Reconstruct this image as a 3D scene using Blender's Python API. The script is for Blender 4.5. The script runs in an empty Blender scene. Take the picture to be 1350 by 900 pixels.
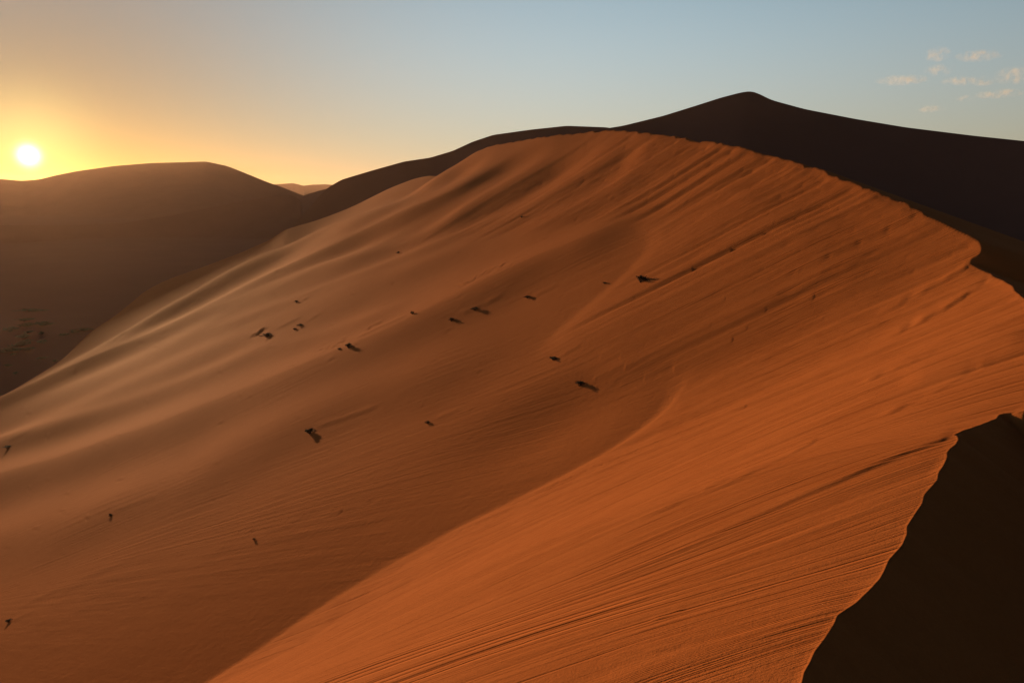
import bpy, math, random
import numpy as np

scene = bpy.context.scene
col = scene.collection

# ------------------------------------------------------------------ camera
cam_data = bpy.data.cameras.new("camera")
cam = bpy.data.objects.new("camera", cam_data)
col.objects.link(cam)
scene.camera = cam
cam_data.sensor_fit = 'HORIZONTAL'
cam_data.sensor_width = 36.0
cam_data.lens = 36.0 * 1040.0 / 1350.0
cam_data.clip_start, cam_data.clip_end = 0.05, 40000.0
cam.location = (0, 0, 0)
cam.rotation_euler = (math.radians(90) - math.atan(200.0 / 1040.0), 0, 0)

# ------------------------------------------------------------------ sun, sky, exposure
SUN_DIR = np.array([-0.6125, 1.026, 0.0425]); SUN_DIR = SUN_DIR / np.linalg.norm(SUN_DIR)
SUN_EL = math.asin(SUN_DIR[2])
SUN_AZ = math.atan2(SUN_DIR[0], SUN_DIR[1])           # clockwise from +Y
sun_data = bpy.data.lights.new("sun", 'SUN')
sun_data.energy = 4.9
sun_data.angle = math.radians(0.6)
sun_data.color = (1.0, 0.60, 0.29)
sun = bpy.data.objects.new("sun", sun_data)
col.objects.link(sun)
sun.rotation_euler = (math.radians(90) - SUN_EL, 0, math.atan2(SUN_DIR[0], -SUN_DIR[1]))

world = bpy.data.worlds.new("World")
scene.world = world
world.use_nodes = True
wn, wl = world.node_tree.nodes, world.node_tree.links
wn.clear()
sky = wn.new('ShaderNodeTexSky'); sky.sky_type = 'NISHITA'; sky.sun_disc = False
sky.sun_elevation = SUN_EL
sky.sun_rotation = SUN_AZ
sky.altitude = 600; sky.air_density = 0.85; sky.dust_density = 0.3; sky.ozone_density = 1.0
SKYK = 0.05
bg = wn.new('ShaderNodeBackground'); bg.inputs['Strength'].default_value = SKYK
wout = wn.new('ShaderNodeOutputWorld')
tc = wn.new('ShaderNodeTexCoord')
def wm(op, a, b=None):
    t = wn.new('ShaderNodeMath'); t.operation = op
    for i, q in enumerate((a, b)):
        if q is None: continue
        if isinstance(q, (int, float)): t.inputs[i].default_value = q
        else: wl.new(q, t.inputs[i])
    return t.outputs[0]
def gauss(x, width):
    return wm('EXPONENT', wm('MULTIPLY', wm('POWER', wm('DIVIDE', x, width), 2.0), -1.0))
def tint(fac, rgb):
    m = wn.new('ShaderNodeVectorMath'); m.operation = 'SCALE'
    m.inputs[0].default_value = tuple(.80 * q / SKYK for q in rgb)
    wl.new(fac, m.inputs['Scale']); return m.outputs[0]
def vadd(a, b):
    s = wn.new('ShaderNodeVectorMath'); s.operation = 'ADD'
    wl.new(a, s.inputs[0]); wl.new(b, s.inputs[1]); return s.outputs[0]
dot = wn.new('ShaderNodeVectorMath'); dot.operation = 'DOT_PRODUCT'
dot.inputs[1].default_value = tuple(SUN_DIR)
wl.new(tc.outputs['Generated'], dot.inputs[0])
gam = wm('ARCCOSINE', wm('MINIMUM', dot.outputs['Value'], 0.9999999))       # angle from the sun
sxyz = wn.new('ShaderNodeSeparateXYZ'); wl.new(tc.outputs['Generated'], sxyz.inputs[0])
el = wm('ARCSINE', wm('MAXIMUM', sxyz.outputs[2], 0.0))                       # height above the horizon
# dusty veil low in the air all round: warm near the sun, pale along the horizon, blue higher up, weaker away from the sun
R = math.radians
warm = gauss(gam, R(25))
cool = wm('MULTIPLY', wm('SUBTRACT', 1.0, warm), wm('EXPONENT', wm('DIVIDE', gam, -R(68))))
lo = gauss(el, R(9.5))
hi = wm('MULTIPLY', wm('SUBTRACT', 1.0, lo), gauss(el, R(20)))
dim = wn.new('ShaderNodeVectorMath'); dim.operation = 'SCALE'; dim.inputs['Scale'].default_value = .64
wl.new(sky.outputs['Color'], dim.inputs[0])
c = dim.outputs[0]
c = vadd(c, tint(wm('MULTIPLY', warm, gauss(el, R(30))), (.17, .10, .05)))
c = vadd(c, tint(wm('MULTIPLY', cool, lo), (.80, .73, .58)))
c = vadd(c, tint(wm('MULTIPLY', cool, hi), (.71, 1.07, 1.32)))
# the low sun itself: a small bright disc and the aureole the dusty air makes round it
c = vadd(c, tint(gauss(gam, 0.0085), (3.0, 2.9, 2.6)))
c = vadd(c, tint(gauss(gam, 0.055), (.46, .37, .11)))
wl.new(c, bg.inputs['Color'])
wl.new(bg.outputs[0], wout.inputs['Surface'])

scene.view_settings.view_transform = 'Standard'
scene.view_settings.look = 'None'
scene.view_settings.gamma = 1.0
scene.view_settings.exposure = 0.33
scene.cycles.use_denoising = True
scene.cycles.denoising_prefilter = 'ACCURATE'
scene.cycles.denoising_input_passes = 'RGB_ALBEDO_NORMAL'
scene.cycles.max_bounces = 6
scene.cycles.volume_bounces = 3

# ---- TERRAIN MATHS BEGIN
FPX, HORI = 1040.0, 250.0                        # focal length and horizon row, in photograph pixels (1350 wide)
PITCH = math.atan((450.0 - HORI) / FPX)
CP, SP = math.cos(PITCH), math.sin(PITCH)

def ray(u, v):
    a = (np.asarray(u, float) - 675.0) / FPX
    b = (450.0 - np.asarray(v, float)) / FPX
    return np.stack([a, CP + b * SP, -SP + b * CP], -1)

def at(u, v, r):
    d = ray(u, v)
    return d * (np.asarray(r, float) / np.hypot(d[..., 0], d[..., 1]))[..., None]

def project(x, y, z):
    w = np.maximum(y * CP - z * SP, 1e-3)
    return 675.0 + FPX * x / w, 450.0 - FPX * (y * SP + z * CP) / w

def spline(pts, step):
    """Catmull-Rom through pts, resampled so that the spacing grows with distance from the origin."""
    P = np.asarray(pts, float)
    P = np.vstack([2 * P[0] - P[1], P, 2 * P[-1] - P[-2]])
    out = []
    for i in range(1, len(P) - 2):
        p0, p1, p2, p3 = P[i - 1], P[i], P[i + 1], P[i + 2]
        t0 = 0.0
        t1 = t0 + np.linalg.norm(p1 - p0) ** .5
        t2 = t1 + np.linalg.norm(p2 - p1) ** .5
        t3 = t2 + np.linalg.norm(p3 - p2) ** .5
        n = max(3, int(np.linalg.norm(p2 - p1) / (step * (1 + .02 * np.linalg.norm(p1[:2])))))
        t = np.linspace(t1, t2, n, endpoint=False)[:, None]
        A1 = (t1 - t) / (t1 - t0) * p0 + (t - t0) / (t1 - t0) * p1
        A2 = (t2 - t) / (t2 - t1) * p1 + (t - t1) / (t2 - t1) * p2
        A3 = (t3 - t) / (t3 - t2) * p2 + (t - t2) / (t3 - t2) * p3
        B1 = (t2 - t) / (t2 - t0) * A1 + (t - t0) / (t2 - t0) * A2
        B2 = (t3 - t) / (t3 - t1) * A2 + (t - t1) / (t3 - t1) * A3
        out.append((t2 - t) / (t2 - t1) * B1 + (t - t1) / (t2 - t1) * B2)
    out.append(P[-2:-1])
    return np.vstack(out)

def signed_distance(line, x, y):
    """signed distance (positive left of the line's direction), arc length and interpolated z of the nearest point"""
    A, B = line[:-1], line[1:]
    ab = B[:, :2] - A[:, :2]
    L2 = np.maximum((ab ** 2).sum(1), 1e-12)
    L = np.sqrt(L2)
    S0 = np.concatenate([[0], np.cumsum(L)[:-1]])
    x, y = np.ravel(x), np.ravel(y)
    D = np.empty(len(x)); S = np.empty(len(x)); Z = np.empty(len(x))
    step = max(1, 4_000_000 // len(A))
    for i in range(0, len(x), step):
        px = x[i:i + step, None] - A[None, :, 0]
        py = y[i:i + step, None] - A[None, :, 1]
        t = np.clip((px * ab[:, 0] + py * ab[:, 1]) / L2, 0, 1)
        dx, dy = px - t * ab[:, 0], py - t * ab[:, 1]
        d2 = dx * dx + dy * dy
        k = d2.argmin(1)
        q = np.arange(len(k))
        tt = t[q, k]
        cr = ab[k, 0] * py[q, k] - ab[k, 1] * px[q, k]
        D[i:i + step] = np.sqrt(d2[q, k]) * np.where(cr >= 0, 1, -1)
        S[i:i + step] = S0[k] + tt * L[k]
        Z[i:i + step] = A[k, 2] + tt * (B[k, 2] - A[k, 2])
    return D, S, Z

def sstep(x, a, b):
    t = np.clip((np.asarray(x, float) - a) / (b - a), 0, 1)
    return t * t * (3 - 2 * t)

def smax(a, b, w):
    h = np.clip(.5 + .5 * (a - b) / w, 0, 1)
    return b + (a - b) * h + w * h * (1 - h)

CREST = np.vstack([
    [(-14, -22, -1.0), (-5.2, -7.0, -1.75), (-2.2, -1.8, -2.1)],
    at([1060, 1180, 1260, 1350], [900, 722, 575, 543], [4.0, 7.0, 11.5, 15.0]),
    [(18.0, 26.0, -4.6)],
    at([1318, 1220, 1150, 1000, 870, 800, 700, 640, 600], [352, 283, 250, 200, 178, 172, 183, 195, 220],
       [56, 72, 85, 125, 180, 230, 300, 370, 450])])
CREST_S = spline(CREST, .5)
_ext = CREST_S[-1] + np.array([[-40, 160, -30.0], [-90, 360, -60.0]])
CREST_S = np.vstack([CREST_S, _ext])

def smooth_guide(line, sigma):
    """the crest line with its small bends taken out, so that slopes built on it do not fold"""
    seg = np.linalg.norm(np.diff(line[:, :2], axis=0), axis=1)
    s = np.concatenate([[0], np.cumsum(seg)])
    q = np.arange(0, s[-1], 1.0)
    P = np.stack([np.interp(q, s, line[:, k]) for k in range(3)], -1)
    n = int(4 * sigma)
    P = np.vstack([P[0] + (P[0] - P[1]) * np.arange(n, 0, -1)[:, None], P, P[-1] + (P[-1] - P[-2]) * np.arange(1, n + 1)[:, None]])
    k = np.exp(-.5 * (np.arange(-n, n + 1) / sigma) ** 2); k /= k.sum()
    return np.stack([np.convolve(P[:, j], k, 'valid') for j in range(3)], -1)
GUIDE = smooth_guide(CREST_S, 13.0)
_gd, _gs, _ = signed_distance(GUIDE, CREST_S[:, 0], CREST_S[:, 1])
_o = np.argsort(_gs); _gs, _gd, _gz = _gs[_o], _gd[_o], CREST_S[_o, 2]
def crest_coords(x, y):
    d, s, _ = signed_distance(GUIDE, x, y)
    return d - np.interp(s, _gs, _gd), s, np.interp(s, _gs, _gz)

def plinth(x, y):
    z = -21.9 + .47 * x + .06 * y + 26.0 * sstep(y, 50, 700) - .0004 * np.maximum(y - 700, 0) ** 2 + .00021 * np.minimum(x, 0) ** 2
    z = z - 1.6 * np.exp(-((x - 4) / 26.0) ** 2 - ((y - 76) / 27.0) ** 2)     # wind scour at the foot of the slip face
    z = z - .85 * np.exp(-((x - 6) / 9.0) ** 2 - ((y - 62) / 8.0) ** 2)
    z = z - 1.5 * np.exp(-((x - 18) / 9.0) ** 2 - ((y - 51) / 9.0) ** 2)
    z = z - .0016 * np.clip(75 - y, 0, 60) ** 2
    return z

def slip(x, y):
    d, s, zc = crest_coords(x, y)
    near = 1 - sstep(s, 42, 75)
    dd = np.maximum(d, 0)
    # rounded brow near the camera, straight at the angle of repose further off
    k1 = .61 + .036 * near - .044 * np.exp(-((s - 64) / 17.0) ** 2) - .074 * np.exp(-((s - 110) / 27.0) ** 2)
    brow = near * .33 * 3.5 * (1 - np.exp(-dd / 3.5))
    z = zc - k1 * dd + brow - near * .0023 * np.clip(dd - 2, 0, 30) ** 2 + (.6 - .32 * near) * np.maximum(-d, 0)
    return z, d, s

FLOOR = -78.0
def floor_z(x, y):
    return FLOOR + .02 * (y - 300) * 0

def lit_base(x, y):
    S, d, s = slip(x, y)
    P = plinth(x, y)
    r = np.hypot(x, y)
    w = .05 + .25 * sstep(y, 70, 110) + 7.0 * sstep(y, 110, 260)
    return smax(S, P, w), d, s, S - P

def hit(u, v, r0, r1, fn=None, n=900):
    """first place where the ray through a pixel meets the lit surface, from range r0 outwards"""
    out = []
    for uu, vv in zip(np.ravel(u), np.ravel(v)):
        t = np.geomspace(r0, r1, n)
        p = at(uu, vv, t)
        z = lit_base(p[:, 0], p[:, 1])[0] if fn is None else fn(p[:, 0], p[:, 1])
        g = p[:, 2] - z
        k = np.where((g[:-1] > 0) & (g[1:] <= 0))[0]
        if len(k):
            k = k[0]; f = g[k] / (g[k] - g[k + 1])
            out.append(p[k] + f * (p[k + 1] - p[k]))
        else:
            k = np.abs(g / t).argmin(); out.append(p[k])
    return np.array(out)
# ---- TERRAIN MATHS END
# ------------------------------------------------------------------ ribs, scarps and wind tails on the dune
# polyline in photo pixels, height in pixels at that range, width above, width below, fade length at both ends
RIBS = [
    ([(617,213),(580,230),(537,243),(490,257),(440,277),(383,300),(350,320)], 5.5, 7, 15, (30,60)),
    ([(560,250),(533,263),(477,283),(407,313),(350,336),(300,361),(250,389),(180,431),(100,477),(0,525)], 11.5, 7, 11, (200,110)),
    ([(717,183),(683,197),(637,230),(583,260),(510,287),(417,330),(350,363),(249,416),(107,480),(-40,545)], 10.0, 8, 12, (120,230)),
    ([(752,192),(710,220),(633,260),(583,297),(550,313),(423,353),(350,390),(250,440),(130,495),(-40,566)], 6.5, 11, 20, (40,220)),
    ([(815,230),(790,250),(717,287),(617,327),(500,366),(380,412),(230,480),(100,540),(-40,600)], 6.0, 13, 19, (50,120)),
    ([(880,268),(850,275),(800,300),(720,332),(640,368),(540,418),(450,460),(330,508),(200,562),(100,595),(-40,636)], 9.5, 20, 26, (40,130)),
    ([(760,425),(680,452),(611,480),(549,497),(474,515),(393,543),(300,590),(249,629),(133,668),(-60,728)], 6.0, 30, 36, (70,330)),
    ([(705,203),(660,228),(600,266),(540,296),(470,328),(400,360),(330,393),(240,432)], 3.6, 6, 9, (60,80)),
    ([(700,258),(620,296),(550,331),(480,360),(420,383),(340,414),(260,448)], 3.2, 7, 10, (60,80)),
    ([(430,424),(330,464),(250,499),(150,538),(-40,598)], 4.2, 9, 13, (60,120)),
    ([(560,392),(480,420),(400,447),(320,476)], 3.0, 9, 12, (80,80)),
    ([(805,184),(767,211),(717,243),(667,275),(583,313),(483,350),(400,383)], -7.5, 12, 16, (120,80)),
    ([(737,188),(700,210),(667,230),(583,283),(500,317),(400,357),(330,388)], -6.5, 10, 13, (120,80)),
    ([(655,196),(610,232),(550,256),(460,285),(400,312),(340,346)], -6.0, 8, 11, (80,60)),
    ([(855,190),(800,236),(740,275),(660,318),(600,345),(520,372)], -5.5, 14, 18, (120,40)),
    ([(1312,474),(1270,490),(1230,513),(1190,533),(1155,548)], 2.2, 9, 2.4, 25),
    ([(1262,570),(1200,592),(1150,612),(1100,634),(1050,655),(950,700),(850,742),(760,780)], 2.2, 10, 2.6, (190,25)),
    ([(1313,366),(1280,383),(1245,405),(1200,430),(1150,455)], 2.2, 8, 2.2, (60,8)),
    ([(1279,349),(1250,366),(1200,395),(1150,420)], 1.5, 7, 2.2, (40,8)),
    ([(1370,440),(1300,455),(1250,478),(1180,508)], 3.0, 14, 10, 40),
    ([(1130,790),(1000,838),(900,870),(780,905)], 3.0, 30, 20, 60),
    ([(1100,567),(1050,592),(1000,617),(940,645),(880,676)], 1.7, 7, 2.2, (90,30)),
    ([(1033,600),(985,620),(937,641),(890,664),(800,706)], 1.3, 6, 2.0, (90,30)),
    ([(1235,463),(1190,480),(1150,497),(1100,520)], 1.3, 6, 2.0, (50,20)),
    ([(1330,405),(1290,424),(1240,446),(1200,466)], 1.2, 6, 2.2, (50,20)),
    ([(907,800),(880,810),(850,822)], 1.2, 6, 2.0, 15),
    ([(952,852),(925,850),(900,851),(860,857),(804,861)], .9, 4, 2.0, 20),
]
TAILS = [   # sand tails in the lee of the shrubs: start, end, height
    ((413,565),(500,536),2.4), ((466,452),(540,420),2.4), ((633,404),(668,388),2.2), ((600,418),(640,402),2.0),
    ((700,389),(740,372),1.6), ((735,470),(775,452),2.0), ((568,554),(610,538),1.8), ((360,438),(400,420),2.0),
    ((398,428),(430,412),1.6), ((393,396),(425,384),1.2), ((547,411),(575,401),1.2), ((855,360),(905,335),1.6),
    ((145,680),(215,655),1.4), ((10,590),(45,574),1.6), ((335,710),(375,694),1.0), ((8,820),(50,800),1.4),
    ((20,800),(150,742),1.2), ((70,785),(170,735),1.0),
]
for a_, b_, h_ in TAILS:
    RIBS.append(([b_, ((a_[0]+b_[0])/2, (a_[1]+b_[1])/2 - .5), a_], h_ * .36, 2.8, 1.8, 14))

def rib_field(u, v):
    f = np.zeros_like(u)
    for pts, amp, wu, wd, fade in RIBS:
        p = np.array(sorted(pts), float)
        lo, hi = p[0, 0], p[-1, 0]
        m = (u > lo) & (u < hi)
        if not m.any():
            continue
        uu = u[m]
        fh = fade[1] if isinstance(fade, tuple) else fade
        fl = fade[0] if isinstance(fade, tuple) else fade
        k = 1 - sstep(uu, hi - fh, hi)
        if lo >= 0: k = k * sstep(uu, lo, lo + fl)
        if wd < 4 and lo > 760: k = k * np.clip(.62 + .75 * vnoise(uu * .06 + lo, 77), 0, 1.2)
        gu = np.arange(lo - 60, hi + 60, 2.0)
        gv = np.interp(gu, p[:, 0], p[:, 1])
        gv = np.where(gu < lo, p[0, 1] + (gu - lo) * (p[1, 1] - p[0, 1]) / (p[1, 0] - p[0, 0]), gv)
        gv = np.where(gu > hi, p[-1, 1] + (gu - hi) * (p[-1, 1] - p[-2, 1]) / (p[-1, 0] - p[-2, 0]), gv)
        if wd > 5:      # long ribs flow without kinks
            kk = np.exp(-.5 * (np.arange(-26, 27) / 11.0) ** 2); kk /= kk.sum()
            gv = np.convolve(np.pad(gv, 26, mode='reflect', reflect_type='odd'), kk, 'valid')
        vj = np.interp(uu, gu, gv) + amp * k * .8
        dv = v[m] - vj
        prof = np.where(dv < 0, (.5 * np.exp(-np.abs(dv) / wu) + .5 * np.exp(-(dv / wu) ** 2)) if amp > 7 else np.exp(-(dv / wu) ** 2),
                        1.45 * np.exp(-(dv / wd) ** 2) - .45 * np.exp(-(dv / (2.3 * wd)) ** 2))
        f[m] += amp * k * prof
    return f

_rng = np.random.RandomState(7)
def vnoise(x, seed):
    """1-D value noise"""
    r = np.random.RandomState(seed); tab = r.rand(4096) * 2 - 1
    i = np.floor(x).astype(int); f = x - i; f = f * f * (3 - 2 * f)
    return tab[i % 4096] * (1 - f) + tab[(i + 1) % 4096] * f
def vnoise2(x, y, seed):
    r = np.random.RandomState(seed); tab = r.rand(256, 256) * 2 - 1
    i = np.floor(x).astype(int); j = np.floor(y).astype(int)
    f = x - i; g = y - j; f = f * f * (3 - 2 * f); g = g * g * (3 - 2 * g)
    a = tab[i % 256, j % 256] * (1 - f) + tab[(i + 1) % 256, j % 256] * f
    b = tab[i % 256, (j + 1) % 256] * (1 - f) + tab[(i + 1) % 256, (j + 1) % 256] * f
    return a * (1 - g) + b * g

# the sharp crest: its pixels put back on to the dune's surface
EDGE_PX = [(1057,900),(1060,886),(1068,872),(1074,858),(1088,840),(1100,822),(1104,812),(1128,795),(1146,778),(1160,763),(1166,752),(1172,738),
           (1190,718),(1196,704),(1196,694),(1209,674),(1216,664),(1219,652),(1228,642),(1236,633),(1238,622),(1244,614),(1249,603),
           (1249,596),(1254,590),(1260,586),(1264,579),(1262,574),(1258,573),(1266,569),(1280,564),(1296,558),(1306,554),(1314,551),(1317,546),(1332,543),(1350,541.5),(1385,538)]
EDGE_PX2 = [(1350,394),(1342,387),(1338,384),(1335,377),(1322,369),(1310,364),(1306,360),(1292,354),(1277,345),(1284,339),(1292,334),(1295,326),(1291,317),(1276,308),(1262,302),(1240,291),(1220,283)]
def edge_points():
    out = []
    for px, r0, r1 in ((EDGE_PX, 2.0, 40.0), (EDGE_PX2, 30.0, 140.0)):
        p = np.array(px, float)
        h = hit(p[:, 0], p[:, 1], r0, r1, n=700)
        out.append(h)
    return out
E1, E2 = edge_points()
def _s_of(p):
    return signed_distance(CREST_S, p[:, 0], p[:, 1])[1]
_cs = np.concatenate([[0], np.cumsum(np.linalg.norm(np.diff(CREST_S[:, :2], axis=0), axis=1))])
E1 = E1[:-1]; E1 = E1[E1[:, 1] <= np.maximum.accumulate(E1[:, 1]) + 1e-6]
s1, s2 = _s_of(E1), _s_of(E2)
_before = CREST_S[_cs < s1.min() - .3]
_mid = CREST_S[(_cs > s1.max() + 1.0) & (_cs < s2.min() - 1.0)]
_after = CREST_S[_cs > s2.max() + 1.0].copy()
_t = np.arange(len(_after))
_w = .0022 * np.hypot(_after[:, 0], _after[:, 1])
_after[:, 0] += _w * vnoise(_t * 1.3, 3) + _w * .6 * vnoise(_t * .41, 4)
EDGE = np.vstack([_before, E1, _mid, E2, _after])
_keep = np.concatenate([[True], np.linalg.norm(np.diff(EDGE[:, :2], axis=0), axis=1) > 1e-3])
EDGE = EDGE[_keep]

DENTS = []      # small scuffs and animal tracks pressed into the sand: u, v, half width, half height, depth in px
def _dents():
    r = random.Random(5)
    for i in range(16):
        t = r.random()
        DENTS.append((608 + 56 * t + r.uniform(-2, 2), 383 - 27 * t + r.uniform(-2.5, 2.5), r.uniform(1.4, 3.0), r.uniform(.8, 1.3), r.uniform(.8, 1.5)))
    for i in range(9):
        t = r.random()
        DENTS.append((410 + 44 * t, 472 - 16 * t + r.uniform(-3.5, 3.5), r.uniform(2, 4), r.uniform(.9, 1.3), r.uniform(1.0, 1.6)))
    for i in range(6):
        t = r.random()
        DENTS.append((478 + 32 * t, 440 - 13 * t + r.uniform(-2, 2), r.uniform(1.5, 3), r.uniform(.8, 1.2), r.uniform(.8, 1.4)))
    for i in range(10):
        t = r.random()
        DENTS.append((332 + 20 * t, 447 - 8 * t + r.uniform(-2, 2), r.uniform(1.5, 4), .9, r.uniform(.8, 1.4)))
    for i in range(26):     # the long track low on the plinth
        t = r.random()
        DENTS.append((330 + 190 * t, 700 - 38 * t + r.uniform(-7, 7), r.uniform(3, 7), r.uniform(.9, 1.4), r.uniform(.4, .9)))
    for i in range(110):
        u = r.uniform(0, 760); v = r.uniform(max(300, 520 - .45 * u), 880 - .45 * u)
        DENTS.append((u, v, r.uniform(1.2, 4), r.uniform(.7, 1.2), r.uniform(.4, 1.1)))
_dents()
def dent_field(u, v):
    f = np.zeros_like(u)
    order = np.argsort(u); us = u[order]; vs = v[order]
    for du, dv_, hw, hh, dp in DENTS:
        i, j = np.searchsorted(us, [du - 4 * hw, du + 4 * hw])
        a = us[i:j] - du; b = vs[i:j] - dv_ + .30 * a
        hh = max(hh, 1.3)
        m = (np.abs(b) < 5 * hh)
        if m.any():
            q = np.exp(-(a[m] / hw) ** 2 - (b[m] / hh) ** 2)
            q2 = np.exp(-(a[m] / hw) ** 2 - ((b[m] + 2.0 * hh) / hh) ** 2)
            idx = order[i:j][m]
            f[idx] += .9 * dp * (.9 * q2 - .9 * q)
    return f

def terrain(x, y):
    """height of the main dune; also slip-face coordinates for the material"""
    z, d, s, sp = lit_base(x, y)
    r = np.hypot(x, y)
    slipmask = sstep(sp, -.2, .8) * sstep(d, -.5, .4) * (1 - sstep(s, 190, 330))
    u, v = project(x, y, z)
    ok = (y > 1.0) & (u > -80) & (u < 1440) & (v > 120) & (v < 1000)
    g = np.zeros_like(z)
    g[ok] = rib_field(u[ok], v[ok]) + dent_field(u[ok], v[ok]) * sstep(-sp[ok], -.3, .6)
    z = z + g * r / FPX
    # flutes left by sand running down the slip face
    nearw = 1 - sstep(s, 40, 75)
    sflow = s + 1.35 * nearw * np.where(d > 0, 11.0 * (1 - np.exp(-np.maximum(d, 0) / 11.0)), d)
    ss = sflow + .15 * vnoise2(s * .15, d * .12, 11)
    de, _, _ = signed_distance(EDGE, x, y)
    de = np.where((d > 1.2 + .03 * r) & (y > 0), np.abs(de), de)
    slipmask = sstep(sp, -.2, .8) * sstep(de, -.003 * r, .004 * r) * (1 - sstep(s, 190, 330))
    fl = np.zeros_like(z)
    for lam, amp, sd in ((.30, .009, 21), (.75, .024, 22), (1.7, .030, 23), (4.2, .075, 24)):
        mod = .35 + .65 * np.clip(vnoise2(ss / (lam * 5), d / (lam * 14), sd + 40) * 1.4, 0, 1)
        nz = vnoise(ss / lam, sd)
        fl += amp * nz * mod
        gv = vnoise((ss + 7.7) / (lam * 1.6), sd + 7)
        on = np.clip(vnoise2(ss / (lam * 2.2), d / (lam * 11), sd + 60) * 2.2, 0, 1)
        fl -= 1.6 * amp * np.exp(-(gv / .16) ** 2) * on
    z = z + fl * slipmask * sstep(de, 0, .012 * r) * (1 + .022 * np.minimum(r, 110)) * (.12 + .88 * sstep(r, 4, 45))
    # lee side beyond the sharp crest
    z = z + .19 * sstep(sp, -.18, .13) * sstep(y, 46, 56) * (1 - sstep(y, 105, 125)) * sstep(d, 3, 8)
    z = z + .95 * np.minimum(de, 0)
    lee = sstep(-de, 0, .3)
    z = z + lee * .006 * np.sin(2 * math.pi * (y * .9 - x * .25 + .5 * vnoise2(x * .6, y * .6, 9)) / .55) * np.exp(-(r / 45.0) ** 2)
    # broad unevenness
    z = z + (1 - lee) * (.004 * r * vnoise2(x / (6 + .04 * r), y / (9 + .04 * r), 31)) * .35
    return z, sflow, d, slipmask, lee

# ------------------------------------------------------------------ materials
def mat_nodes(name):
    m = bpy.data.materials.new(name); m.use_nodes = True
    nt = m.node_tree
    return m, nt.nodes, nt.links, nt.nodes['Principled BSDF']

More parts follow.
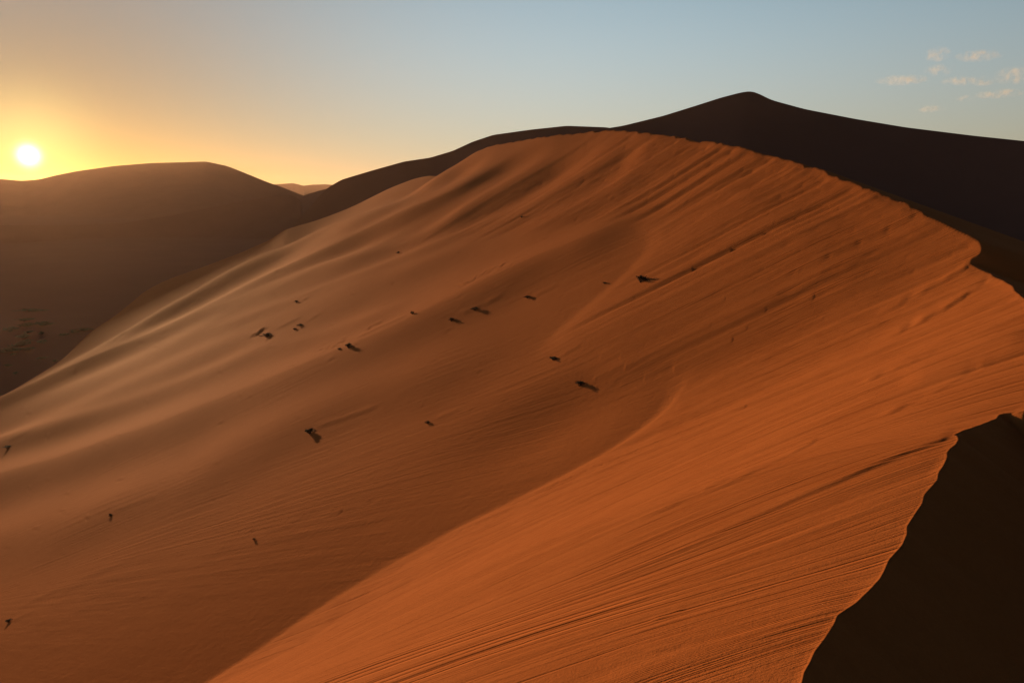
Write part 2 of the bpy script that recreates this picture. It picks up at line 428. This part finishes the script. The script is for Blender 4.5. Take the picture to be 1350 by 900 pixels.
def sand_material(name, base, dark, bump_near=True, flow=True):
    m, n, l, p = mat_nodes(name)
    p.inputs['Roughness'].default_value = 0.95
    p.inputs['Specular IOR Level'].default_value = 0.008
    geo = n.new('ShaderNodeNewGeometry')
    def noise(vec, scale, detail=4, rough=.55):
        t = n.new('ShaderNodeTexNoise'); t.inputs['Scale'].default_value = scale
        t.inputs['Detail'].default_value = detail; t.inputs['Roughness'].default_value = rough
        l.new(vec, t.inputs['Vector']); return t.outputs['Fac']
    def math_(op, a, b=None):
        t = n.new('ShaderNodeMath'); t.operation = op
        for i, q in enumerate((a, b)):
            if q is None: continue
            if isinstance(q, (int, float)): t.inputs[i].default_value = q
            else: l.new(q, t.inputs[i])
        return t.outputs[0]
    pos = geo.outputs['Position']
    big = noise(pos, .02, 5); mid = noise(pos, .35, 5, .6); fine = noise(pos, 14.0, 3, .6)
    mix = n.new('ShaderNodeMix'); mix.data_type = 'RGBA'
    mix.inputs['A'].default_value = (*dark, 1); mix.inputs['B'].default_value = (*base, 1)
    fac = math_('ADD', math_('MULTIPLY', big, .55), math_('MULTIPLY', mid, .35))
    fac = math_('ADD', fac, math_('MULTIPLY', fine, .35))
    height = math_('MULTIPLY', fine, .007)
    grain = noise(pos, 60.0, 3, .7)
    height = math_('ADD', height, math_('MULTIPLY', grain, .009))
    fac = math_('ADD', fac, math_('MULTIPLY', math_('SUBTRACT', grain, .5), .5))
    height = math_('ADD', height, math_('MULTIPLY', mid, .03))
    if flow:
        at_ = n.new('ShaderNodeAttribute'); at_.attribute_name = 'flow'
        sep = n.new('ShaderNodeSeparateXYZ'); l.new(at_.outputs['Vector'], sep.inputs[0])
        def streak(ks, kd, detail=4, rough=.6, off=0.0):
            cb = n.new('ShaderNodeCombineXYZ')
            l.new(math_('MULTIPLY', sep.outputs[0], ks), cb.inputs[0])
            l.new(math_('MULTIPLY', sep.outputs[1], kd), cb.inputs[1])
            cb.inputs[2].default_value = off
            return noise(cb.outputs[0], 1.0, detail, rough)
        def groove(x, width):
            t = n.new('ShaderNodeMapRange'); t.interpolation_type = 'SMOOTHSTEP'
            t.inputs['From Min'].default_value = 0.0; t.inputs['From Max'].default_value = width
            l.new(math_('ABSOLUTE', math_('SUBTRACT', x, .5)), t.inputs['Value'])
            return math_('SUBTRACT', 1.0, t.outputs[0])
        def patches(scale, lo_, hi_, floor_, off):
            t = n.new('ShaderNodeMapRange')
            t.inputs['From Min'].default_value = lo_; t.inputs['From Max'].default_value = hi_
            t.inputs['To Min'].default_value = floor_
            cb = n.new('ShaderNodeVectorMath'); cb.operation = 'ADD'; cb.inputs[1].default_value = (off, off, 0)
            l.new(pos, cb.inputs[0])
            l.new(noise(cb.outputs[0], scale, 3, .6), t.inputs['Value']); return t.outputs[0]
        c0 = lambda q: math_('SUBTRACT', q, .5)
        st1 = streak(5.0, .30, 5); st2 = streak(1.3, .06, 6, .65); st3 = streak(20.0, 1.6, 3)
        hs = math_('ADD', math_('MULTIPLY', c0(st1), .032), math_('MULTIPLY', c0(st2), .10))
        hs = math_('ADD', hs, math_('MULTIPLY', c0(st3), .012))
        hs = math_('MULTIPLY', hs, patches(.5, .40, .66, .2, 0))
        # thin runnels of different sizes that start and stop
        dark_ = None
        for ks, kd, wdt, dep, psc, off in ((9.0, .22, .05, .006, .9, 3.1), (3.2, .075, .035, .017, .35, 7.7), (1.0, .022, .022, .045, .12, 12.3)):
            gv = math_('MULTIPLY', groove(streak(ks, kd, 2, .5, off), wdt), patches(psc, .44, .60, 0.0, off * 9))
            hs = math_('SUBTRACT', hs, math_('MULTIPLY', gv, dep))
            dark_ = gv if dark_ is None else math_('MAXIMUM', dark_, gv)
        height = math_('ADD', height, math_('MULTIPLY', hs, sep.outputs[2]))
        # fainter wind streaks on the rest of the flank
        wind = math_('ADD', math_('MULTIPLY', c0(streak(.7, .05, 4, .6, 21.0)), .11), math_('MULTIPLY', c0(streak(2.6, .22, 4, .6, 27.0)), .035))
        wind = math_('MULTIPLY', wind, patches(.05, .36, .62, .25, 5))
        wind = math_('ADD', wind, math_('MULTIPLY', noise(pos, 1.6, 4, .6), .03))
        height = math_('ADD', height, math_('MULTIPLY', wind, math_('SUBTRACT', 1.0, sep.outputs[2])))
        tone = math_('SUBTRACT', math_('MULTIPLY', c0(st1), .8), math_('ADD', math_('MULTIPLY', dark_, .35), .16))
        fac = math_('ADD', fac, math_('MULTIPLY', tone, sep.outputs[2]))
    fac = math_('SUBTRACT', fac, .08)
    cl = n.new('ShaderNodeClamp'); l.new(fac, cl.inputs[0])
    l.new(cl.outputs[0], mix.inputs['Factor'])
    l.new(mix.outputs['Result'], p.inputs['Base Color'])
    b = n.new('ShaderNodeBump'); b.inputs['Strength'].default_value = 1.0; b.inputs['Distance'].default_value = 1.0
    l.new(height, b.inputs['Height']); l.new(b.outputs['Normal'], p.inputs['Normal'])
    return m

SAND = sand_material("sand", (.475, .162, .050), (.31, .094, .026))
FAR_SAND_SHADED = sand_material("far_sand_shaded", (.25, .108, .080), (.18, .078, .058), flow=False)  # same sand darkened and greyed for the far dunes: shade put into the colour

def add_mesh(name, verts, faces, mat, parent=None):
    me = bpy.data.meshes.new(name)
    me.from_pydata(verts, [], faces)
    me.update()
    me.materials.append(mat)
    o = bpy.data.objects.new(name, me)
    col.objects.link(o)
    if parent is not None: o.parent = parent
    return o

def grid_mesh(name, X, Y, Z, mat, wrap=False, keep=None, attr=None):
    nr, nc = X.shape
    V = np.stack([X, Y, Z], -1).reshape(-1, 3)
    i = np.arange(nr - 1)[:, None]; j = np.arange(nc if wrap else nc - 1)[None, :]
    j2 = (j + 1) % nc
    F = np.stack([i * nc + j, i * nc + j2, (i + 1) * nc + j2, (i + 1) * nc + j], -1).reshape(-1, 4)
    if keep is not None:
        kf = keep.reshape(-1)[F].any(1)
        F = F[kf]
        used = np.zeros(len(V), bool); used[F.ravel()] = True
        remap = np.cumsum(used) - 1
        V = V[used]; F = remap[F]
        if attr is not None: attr = attr[used]
    me = bpy.data.meshes.new(name)
    me.vertices.add(len(V)); me.vertices.foreach_set('co', V.astype(np.float32).ravel())
    me.loops.add(F.size); me.loops.foreach_set('vertex_index', F.astype(np.int32).ravel())
    me.polygons.add(len(F)); me.polygons.foreach_set('loop_start', np.arange(0, F.size, 4, dtype=np.int32))
    try: me.polygons.foreach_set('loop_total', np.full(len(F), 4, np.int32))
    except Exception: pass
    me.polygons.foreach_set('use_smooth', np.ones(len(F), bool))
    if attr is not None:
        a = me.attributes.new('flow', 'FLOAT_VECTOR', 'POINT')
        a.data.foreach_set('vector', attr.astype(np.float32).ravel())
    me.update(); me.validate()
    me.materials.append(mat)
    o = bpy.data.objects.new(name, me)
    col.objects.link(o)
    return o

def structure(o, label):
    o['kind'] = 'structure'; o['label'] = label
    return o

# ------------------------------------------------------------------ the big dune one stands on
az_in = np.linspace(-36.5, 36.5, 1000)
az_out = np.concatenate([np.linspace(36.5, 50, 24)[1:], np.linspace(50, 310, 150)[1:], np.linspace(310, 323.5, 24)[1:-1]])
AZ = np.radians(np.concatenate([az_in, az_out]))
RR = np.concatenate([np.geomspace(.12, 2.2, 30)[:-1], np.geomspace(2.2, 40, 540)[:-1], np.geomspace(40, 820, 420)])
A_, R_ = np.meshgrid(AZ, RR)
X_, Y_ = R_ * np.sin(A_), R_ * np.cos(A_)
Z_, S_, D_, M_, LEE_ = [q.reshape(X_.shape) for q in terrain(X_.ravel(), Y_.ravel())]
attr = np.stack([S_.ravel(), D_.ravel(), M_.ravel()], -1)
dune = grid_mesh("sand_dune", X_, Y_, np.maximum(Z_, FLOOR - 4), SAND, wrap=True, keep=Z_ > FLOOR - 3.5, attr=attr)
structure(dune, "large orange sand dune with a sharp winding crest, sunlit slip face and ribbed flank")

def ground_z(x, y):
    r = np.hypot(x, y)
    return FLOOR + 1.6 * vnoise2(x / 90.0, y / 90.0, 51) + .0006 * r * vnoise2(x / 400.0, y / 400.0, 52)

gr = np.concatenate([[1.0], np.geomspace(40, 9000, 190)])
ga = np.radians(np.concatenate([np.linspace(-40, 40, 260), np.linspace(40, 320, 90)[1:-1]]))
GA, GR = np.meshgrid(ga, gr)
GX, GY = GR * np.sin(GA), GR * np.cos(GA)
structure(grid_mesh("ground", GX, GY, ground_z(GX, GY), FAR_SAND_SHADED, wrap=True), "flat sandy valley floor between the dunes")

# ------------------------------------------------------------------ further dunes
def ridge(name, pts, front, back, label, seed=1, depth=None, rough=.012, n=260, m=70):
    """a dune from its crest line (u, v, range): a front slope towards the camera and a back slope behind"""
    p = np.array(pts, float)
    t = np.linspace(0, 1, n)
    seg = np.concatenate([[0], np.cumsum(np.hypot(np.diff(p[:, 0]), np.diff(p[:, 1])))]); seg /= seg[-1]
    uu, vv, rr = (np.interp(t, seg, p[:, k]) for k in range(3))
    k = np.hanning(7); k /= k.sum()
    sm = lambda q: np.convolve(np.pad(q, 3, mode='reflect', reflect_type='odd'), k, 'valid')
    uu, vv, rr = sm(uu), sm(vv), sm(rr)
    C = at(uu, vv, rr)
    out = C[:, :2] / np.linalg.norm(C[:, :2], axis=1)[:, None]
    hmax = (C[:, 2] - FLOOR).max() + 8
    df = np.linspace(1, 0, m) ** 1.6 * hmax / front * 1.35
    db = np.linspace(0, 1, 24)[1:] ** 1.4 * hmax / back * 1.2
    dist = np.concatenate([-df, db])
    X = C[None, :, 0] + out[None, :, 0] * dist[:, None]
    Y = C[None, :, 1] + out[None, :, 1] * dist[:, None]
    fall = np.where(dist < 0, front * (-dist) - front * .30 * np.maximum(-dist - .45 * hmax / front, 0), back * dist)
    amp = np.minimum(np.abs(dist), 60) * rough * 3
    nz = vnoise2(X / (hmax * .5), Y / (hmax * .9), seed) + .5 * vnoise2(X / (hmax * .17), Y / (hmax * .33), seed + 1)
    Z = C[None, :, 2] - fall[:, None] + amp[:, None] * nz
    o = grid_mesh(name, X, Y, np.maximum(Z, FLOOR - 6), FAR_SAND_SHADED)
    return structure(o, label)

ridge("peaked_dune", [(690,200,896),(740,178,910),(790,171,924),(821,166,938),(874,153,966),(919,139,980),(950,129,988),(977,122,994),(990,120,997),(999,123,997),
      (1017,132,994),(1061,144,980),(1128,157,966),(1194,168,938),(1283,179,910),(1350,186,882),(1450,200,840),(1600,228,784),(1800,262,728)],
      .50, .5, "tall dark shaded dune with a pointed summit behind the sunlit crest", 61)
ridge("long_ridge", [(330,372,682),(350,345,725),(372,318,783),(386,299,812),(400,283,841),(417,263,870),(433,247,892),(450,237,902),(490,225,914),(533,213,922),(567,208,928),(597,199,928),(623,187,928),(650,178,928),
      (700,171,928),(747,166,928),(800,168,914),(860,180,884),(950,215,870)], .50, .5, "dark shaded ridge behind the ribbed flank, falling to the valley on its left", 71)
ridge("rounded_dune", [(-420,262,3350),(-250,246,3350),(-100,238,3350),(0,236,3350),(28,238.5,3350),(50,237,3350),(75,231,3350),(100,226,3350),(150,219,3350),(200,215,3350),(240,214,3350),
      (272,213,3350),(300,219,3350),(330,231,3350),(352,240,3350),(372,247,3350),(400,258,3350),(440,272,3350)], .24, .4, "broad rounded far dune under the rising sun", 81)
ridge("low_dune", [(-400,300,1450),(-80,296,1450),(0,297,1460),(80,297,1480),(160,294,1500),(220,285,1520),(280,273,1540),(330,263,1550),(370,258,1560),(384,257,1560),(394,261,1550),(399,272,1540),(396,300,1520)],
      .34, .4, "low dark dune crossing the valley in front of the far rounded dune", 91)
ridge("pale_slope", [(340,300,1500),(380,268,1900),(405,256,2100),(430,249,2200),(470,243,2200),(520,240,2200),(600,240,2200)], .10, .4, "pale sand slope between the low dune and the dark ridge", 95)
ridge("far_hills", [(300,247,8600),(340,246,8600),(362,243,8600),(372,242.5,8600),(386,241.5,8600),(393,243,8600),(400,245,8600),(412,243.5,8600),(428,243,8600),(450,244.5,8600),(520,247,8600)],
      .25, .4, "faint blue-grey hills on the horizon between the dunes", 99)

# ------------------------------------------------------------------ shrubs
def leaf_material():
    m, n, l, p = mat_nodes("dry_shrub_leaf")
    g = n.new('ShaderNodeNewGeometry')
    t = n.new('ShaderNodeTexNoise'); t.inputs['Scale'].default_value = 3.0
    l.new(g.outputs['Position'], t.inputs['Vector'])
    r = n.new('ShaderNodeValToRGB')
    r.color_ramp.elements[0].color = (.035, .035, .015, 1); r.color_ramp.elements[1].color = (.085, .075, .035, 1)
    l.new(t.outputs['Fac'], r.inputs[0]); l.new(r.outputs[0], p.inputs['Base Color'])
    p.inputs['Roughness'].default_value = .9
    return m
def stem_material():
    m, n, l, p = mat_nodes("shrub_stem")
    g = n.new('ShaderNodeNewGeometry')
    t = n.new('ShaderNodeTexNoise'); t.inputs['Scale'].default_value = 9.0
    l.new(g.outputs['Position'], t.inputs['Vector'])
    r = n.new('ShaderNodeValToRGB')
    r.color_ramp.elements[0].color = (.05, .032, .02, 1); r.color_ramp.elements[1].color = (.12, .08, .05, 1)
    l.new(t.outputs['Fac'], r.inputs[0]); l.new(r.outputs[0], p.inputs['Base Color'])
    p.inputs['Roughness'].default_value = .95
    return m
LEAF, STEM = leaf_material(), stem_material()

def shrub_meshes(seed, leaves=520, stems=18, spread=1.0):
    """unit shrub: 1 wide, 1 high, stems fanning out of the sand and narrow leaves in uneven clumps"""
    r = random.Random(seed)
    sv, sf, lv, lf = [], [], [], []
    tips = []
    for i in range(stems):
        a = r.uniform(0, 2 * math.pi); lean = r.uniform(.15, 1.0)
        L = r.uniform(.6, 1.0)
        top = np.array([math.cos(a) * lean * .5 * spread, math.sin(a) * lean * .5 * spread, L * (1 - .55 * lean ** 2)])
        base = np.array([math.cos(a) * .05, math.sin(a) * .05, -.15])
        mid = (base + top) / 2 + np.array([r.uniform(-.05, .05), r.uniform(-.05, .05), .10])
        rad = .022
        b0 = len(sv)
        for q, rr in ((base, rad), (mid, rad * .7), (top, rad * .25)):
            for k in range(4):
                w = k * math.pi / 2
                sv.append((q[0] + math.cos(w) * rr, q[1] + math.sin(w) * rr, q[2]))
        for k in range(4):
            k2 = (k + 1) % 4
            sf += [(b0 + k, b0 + k2, b0 + 4 + k2, b0 + 4 + k), (b0 + 4 + k, b0 + 4 + k2, b0 + 8 + k2, b0 + 8 + k)]
        tips.append((mid, top))
    for i in range(leaves):
        mid, top = tips[r.randrange(len(tips))]
        t = r.random() ** .7
        c = mid + (top - mid) * t + np.array([r.gauss(0, .045), r.gauss(0, .045), r.gauss(0, .03)])
        if c[2] < -.05: continue
        a = r.uniform(0, 2 * math.pi); el = r.uniform(-.2, 1.2)
        d = np.array([math.cos(a) * math.cos(el), math.sin(a) * math.cos(el), math.sin(el)])
        s = np.cross(d, [r.random() - .5, r.random() - .5, r.random()]); s /= np.linalg.norm(s) + 1e-6
        L, W = r.uniform(.10, .19), r.uniform(.022, .045)
        b0 = len(lv)
        lv += [tuple(c), tuple(c + d * L * .5 + s * W), tuple(c + d * L), tuple(c + d * L * .5 - s * W)]
        lf.append((b0, b0 + 1, b0 + 2, b0 + 3))
    out = []
    for nm, v, f, mt in (('foliage', lv, lf, LEAF), ('stem', sv, sf, STEM)):
        me = bpy.data.meshes.new(nm); me.from_pydata(v, [], f); me.update(); me.materials.append(mt)
        out.append(me)
    return out
SHRUBS = [shrub_meshes(s) for s in (3, 8, 15, 21)]

def full_z(x, y):
    z = terrain(np.atleast_1d(np.asarray(x, float)), np.atleast_1d(np.asarray(y, float)))[0]
    return np.maximum(z, ground_z(np.atleast_1d(x), np.atleast_1d(y)))

def place_shrub(u, v, w, h, label, variant, group, rot=0.0, r0=8, parts=True, name="desert_shrub", deep=1.0, ymul=1.0):
    p = hit([u], [v], r0, 900, fn=full_z, n=500)[0]
    rng = np.hypot(p[0], p[1])
    px = rng * math.hypot(1, 0) / FPX
    root = bpy.data.objects.new(name, None); col.objects.link(root)
    root.empty_display_size = .2
    root.location = p
    root.rotation_euler = (0, 0, rot)
    root.scale = (w * px * .8, w * px * ymul * .8, h * px * (.75 if name == 'valley_bush' else .68))
    root['label'] = label; root['category'] = 'shrub'
    if group: root['group'] = group
    for me in SHRUBS[variant % len(SHRUBS)]:
        o = bpy.data.objects.new(me.name, me); col.objects.link(o); o.parent = root
    return root

G1 = "dark shrubs scattered on the dune flank"
for k, (u, v, w, h, lab) in enumerate([
    (845, 372, 26, 14, "largest dark shrub, wedge-shaped, at the foot of the striped slip face"),
    (409, 571, 20, 11, "dark bushy shrub with a long straight sand tail, low on the ribbed flank"),
    (764, 508, 20, 11, "dark shrub lying against the lower corner of the slip face"),
    (729, 474, 20, 6, "flat dark shrub left of the slip face's rounded toe"),
    (460, 459, 15, 11, "upright dark shrub at the edge of the broad shadow band, tracks to its left"),
    (353, 444, 22, 8, "wide dark shrub, leftmost of the shrubs on the middle ribs"),
    (389, 435, 8, 5, "small shrub just right of the wide leftmost shrub, lower of two"),
    (396, 430, 11, 5, "small elongated shrub just above its twin on the middle ribs"),
    (627, 409, 17, 7, "dark shrub in the shaded band, upper of a slanting pair"),
    (595, 423, 13, 7, "dark shrub in the shaded band, lower of a slanting pair"),
    (696, 393, 14, 6, "dark shrub on the bright rib right of the slanting pair"),
    (544, 414, 9, 6, "little round shrub alone on a sunlit rib crest"),
    (564, 558, 10, 6, "tiny shrub with a short sand tail, low in the middle of the flank"),
    (391, 399, 8, 5, "tiny shrub high on a rib above the wide leftmost shrub"),
    (797, 374, 8, 4, "tiny flat tuft left of the largest shrub"),
    (335, 712, 6, 6, "small lone tuft near the bottom of the flank beside faint tracks"),
    (145, 680, 7, 5, "small tuft at the lower left with scattered marks around it"),
    (12, 819, 11, 5, "low dark tuft at the left edge near the bottom corner"),
    (10, 590, 15, 4, "long low tuft at the left edge below the ribs"),
    (447, 461, 9, 4, "little tuft immediately left of the upright shrub"),
    (688, 287, 6, 4, "tiny dark tuft highest up the flank among the ribs"),
    (525, 334, 7, 4, "tiny dark tuft on a narrow rib below the dark ridge"),
]):
    place_shrub(u, v, w, h, lab, k, G1, rot=.4 * k)

r = random.Random(77)
G2 = "dark bushes on the valley floor"
VALLEY = [
    (40, 409, 26, 5, "topmost flat bush patch in the shaded valley at the far left"),
    (33, 421, 18, 5, "small bush patch just below the topmost one in the valley"),
    (56, 427, 24, 6, "long bush patch at the right of the valley group's upper rows"),
    (37, 428, 16, 6, "dark bush patch left of the long upper-right patch in the valley"),
    (15, 434, 24, 6, "wide brownish bush patch at the left of the valley group's middle rows"),
    (38, 437, 14, 4, "short bush patch in the centre of the valley group"),
    (55, 439, 8, 5, "tiny dark bush dot right of the valley group's centre"),
    (33, 443, 24, 6, "wide bush patch just below the valley group's centre"),
    (56, 450, 18, 5, "dark bush patch at the right end of the valley group's lower rows"),
    (37, 449, 16, 5, "bush patch left of the dark right-end patch in the lower rows"),
    (28, 454, 24, 6, "broad bush patch in the valley group's second lowest row"),
    (14, 461, 30, 6, "long slanting bush patch at the lower left of the valley group"),
    (39, 460, 14, 6, "blackest compact bush at the bottom of the valley group"),
    (84, 440, 14, 4, "left stub of the slanting bush line right of the valley group"),
    (97, 437, 14, 5, "middle of the slanting bush line right of the valley group"),
    (110, 434, 20, 5, "right end of the slanting bush line beside the ribbed flank"),
    (18, 466, 8, 4, "tiny bush below the long slanting patch at the far left"),
    (56, 471, 12, 4, "small bush alone below the valley group, nearer the dune foot"),
    (72, 475, 8, 4, "little dark bush closest to the dune foot right of the valley group"),
    (10, 481, 8, 4, "faint tiny bush low at the left edge of the valley"),
    (21, 491, 8, 4, "lowest tiny bush at the dune foot by the left edge"),
]
for k, (u, v, w, h, lab) in enumerate(VALLEY):
    place_shrub(u, v + 2, w, h, lab, k + 1, G2, rot=r.uniform(0, 6.28), r0=120, name="valley_bush", ymul=1.6)

# ------------------------------------------------------------------ clouds
def cloud_material():
    m = bpy.data.materials.new("cloud_vapour"); m.use_nodes = True
    n, l = m.node_tree.nodes, m.node_tree.links
    n.clear()
    out = n.new('ShaderNodeOutputMaterial')
    v = n.new('ShaderNodeVolumePrincipled'); v.inputs['Color'].default_value = (1, 1, 1, 1); v.inputs['Anisotropy'].default_value = .32
    tcn = n.new('ShaderNodeTexCoord')
    ln = n.new('ShaderNodeVectorMath'); ln.operation = 'LENGTH'; l.new(tcn.outputs['Object'], ln.inputs[0])
    nz = n.new('ShaderNodeTexNoise'); nz.inputs['Scale'].default_value = .016; nz.inputs['Detail'].default_value = 5
    g = n.new('ShaderNodeNewGeometry'); l.new(g.outputs['Position'], nz.inputs['Vector'])
    a = n.new('ShaderNodeMapRange'); a.inputs['From Min'].default_value = 1.0; a.inputs['From Max'].default_value = .1
    l.new(ln.outputs['Value'], a.inputs['Value'])
    b = n.new('ShaderNodeMapRange'); b.inputs['From Min'].default_value = .48; b.inputs['From Max'].default_value = .72
    l.new(nz.outputs['Fac'], b.inputs['Value'])
    mu = n.new('ShaderNodeMath'); mu.operation = 'MULTIPLY'; l.new(a.outputs[0], mu.inputs[0]); l.new(b.outputs[0], mu.inputs[1])
    m2 = n.new('ShaderNodeMath'); m2.operation = 'MULTIPLY'; m2.inputs[1].default_value = .012; l.new(mu.outputs[0], m2.inputs[0])
    l.new(m2.outputs[0], v.inputs['Density']); l.new(v.outputs[0], out.inputs['Volume'])
    return m
VAPOUR = cloud_material()
import bmesh
_bm = bmesh.new(); bmesh.ops.create_icosphere(_bm, subdivisions=3, radius=1.0)
cloud_me = bpy.data.meshes.new("cloud"); _bm.to_mesh(cloud_me); _bm.free(); cloud_me.materials.append(VAPOUR)
for u, v, w, h, lab in [
    (1236, 72, 26, 12, "small puffy cloud wisp, roundest of the group in the upper right sky"),
    (1290, 74, 42, 9, "long thin cloud wisp right of the roundest wisp"),
    (1237, 93, 26, 10, "short cloud wisp directly under the roundest wisp"),
    (1189, 106, 50, 8, "flat cloud wisp furthest left of the group above the dark slope"),
    (1265, 107, 32, 8, "faint cloud wisp in the middle of the lower row"),
    (1298, 107, 22, 8, "small slanting cloud wisp right of the middle one in the lower row"),
    (1338, 100, 36, 14, "thick cloud wisp at the right edge of the sky"),
    (1318, 124, 44, 7, "thin slanting cloud streak below the thick wisp at the right edge"),
    (1274, 130, 18, 6, "tiny cloud wisp below the middle of the group"),
    (1226, 144, 28, 6, "lowest pale cloud wisp just above the dark slope")]:
    p = at(u, v, 9500.0)
    o = bpy.data.objects.new("cloud", cloud_me); col.objects.link(o)
    o.location = p
    px = 9500.0 / FPX
    o.scale = (w * px * .62, w * px * .5, h * px * .75)
    o.rotation_euler = (0, 0, -math.atan2(p[0], p[1]))
    o['label'] = lab; o['category'] = 'cloud'; o['group'] = "thin cloud wisps in the upper right sky"

# ------------------------------------------------------------------ haze
HAZE = True
if HAZE:
    hm = bpy.data.materials.new("haze_air"); hm.use_nodes = True
    hn, hl = hm.node_tree.nodes, hm.node_tree.links
    hn.clear()
    ho = hn.new('ShaderNodeOutputMaterial'); hv = hn.new('ShaderNodeVolumePrincipled')
    hv.inputs['Color'].default_value = (1, .68, .52, 1); hv.inputs['Density'].default_value = 1.7e-5; hv.inputs['Anisotropy'].default_value = .68
    hl.new(hv.outputs[0], ho.inputs['Volume'])
    bm = bmesh.new(); bmesh.ops.create_cube(bm, size=1.0)
    me = bpy.data.meshes.new("haze"); bm.to_mesh(me); bm.free(); me.materials.append(hm)
    hz = bpy.data.objects.new("haze", me); col.objects.link(hz)
    z0, z1 = FLOOR - 20, 140.0
    hz.location = (0, 0, (z0 + z1) / 2); hz.scale = (18400, 18400, z1 - z0)
    hz['kind'] = 'stuff'; hz['label'] = "thin warm dust haze in the air over the dunes"
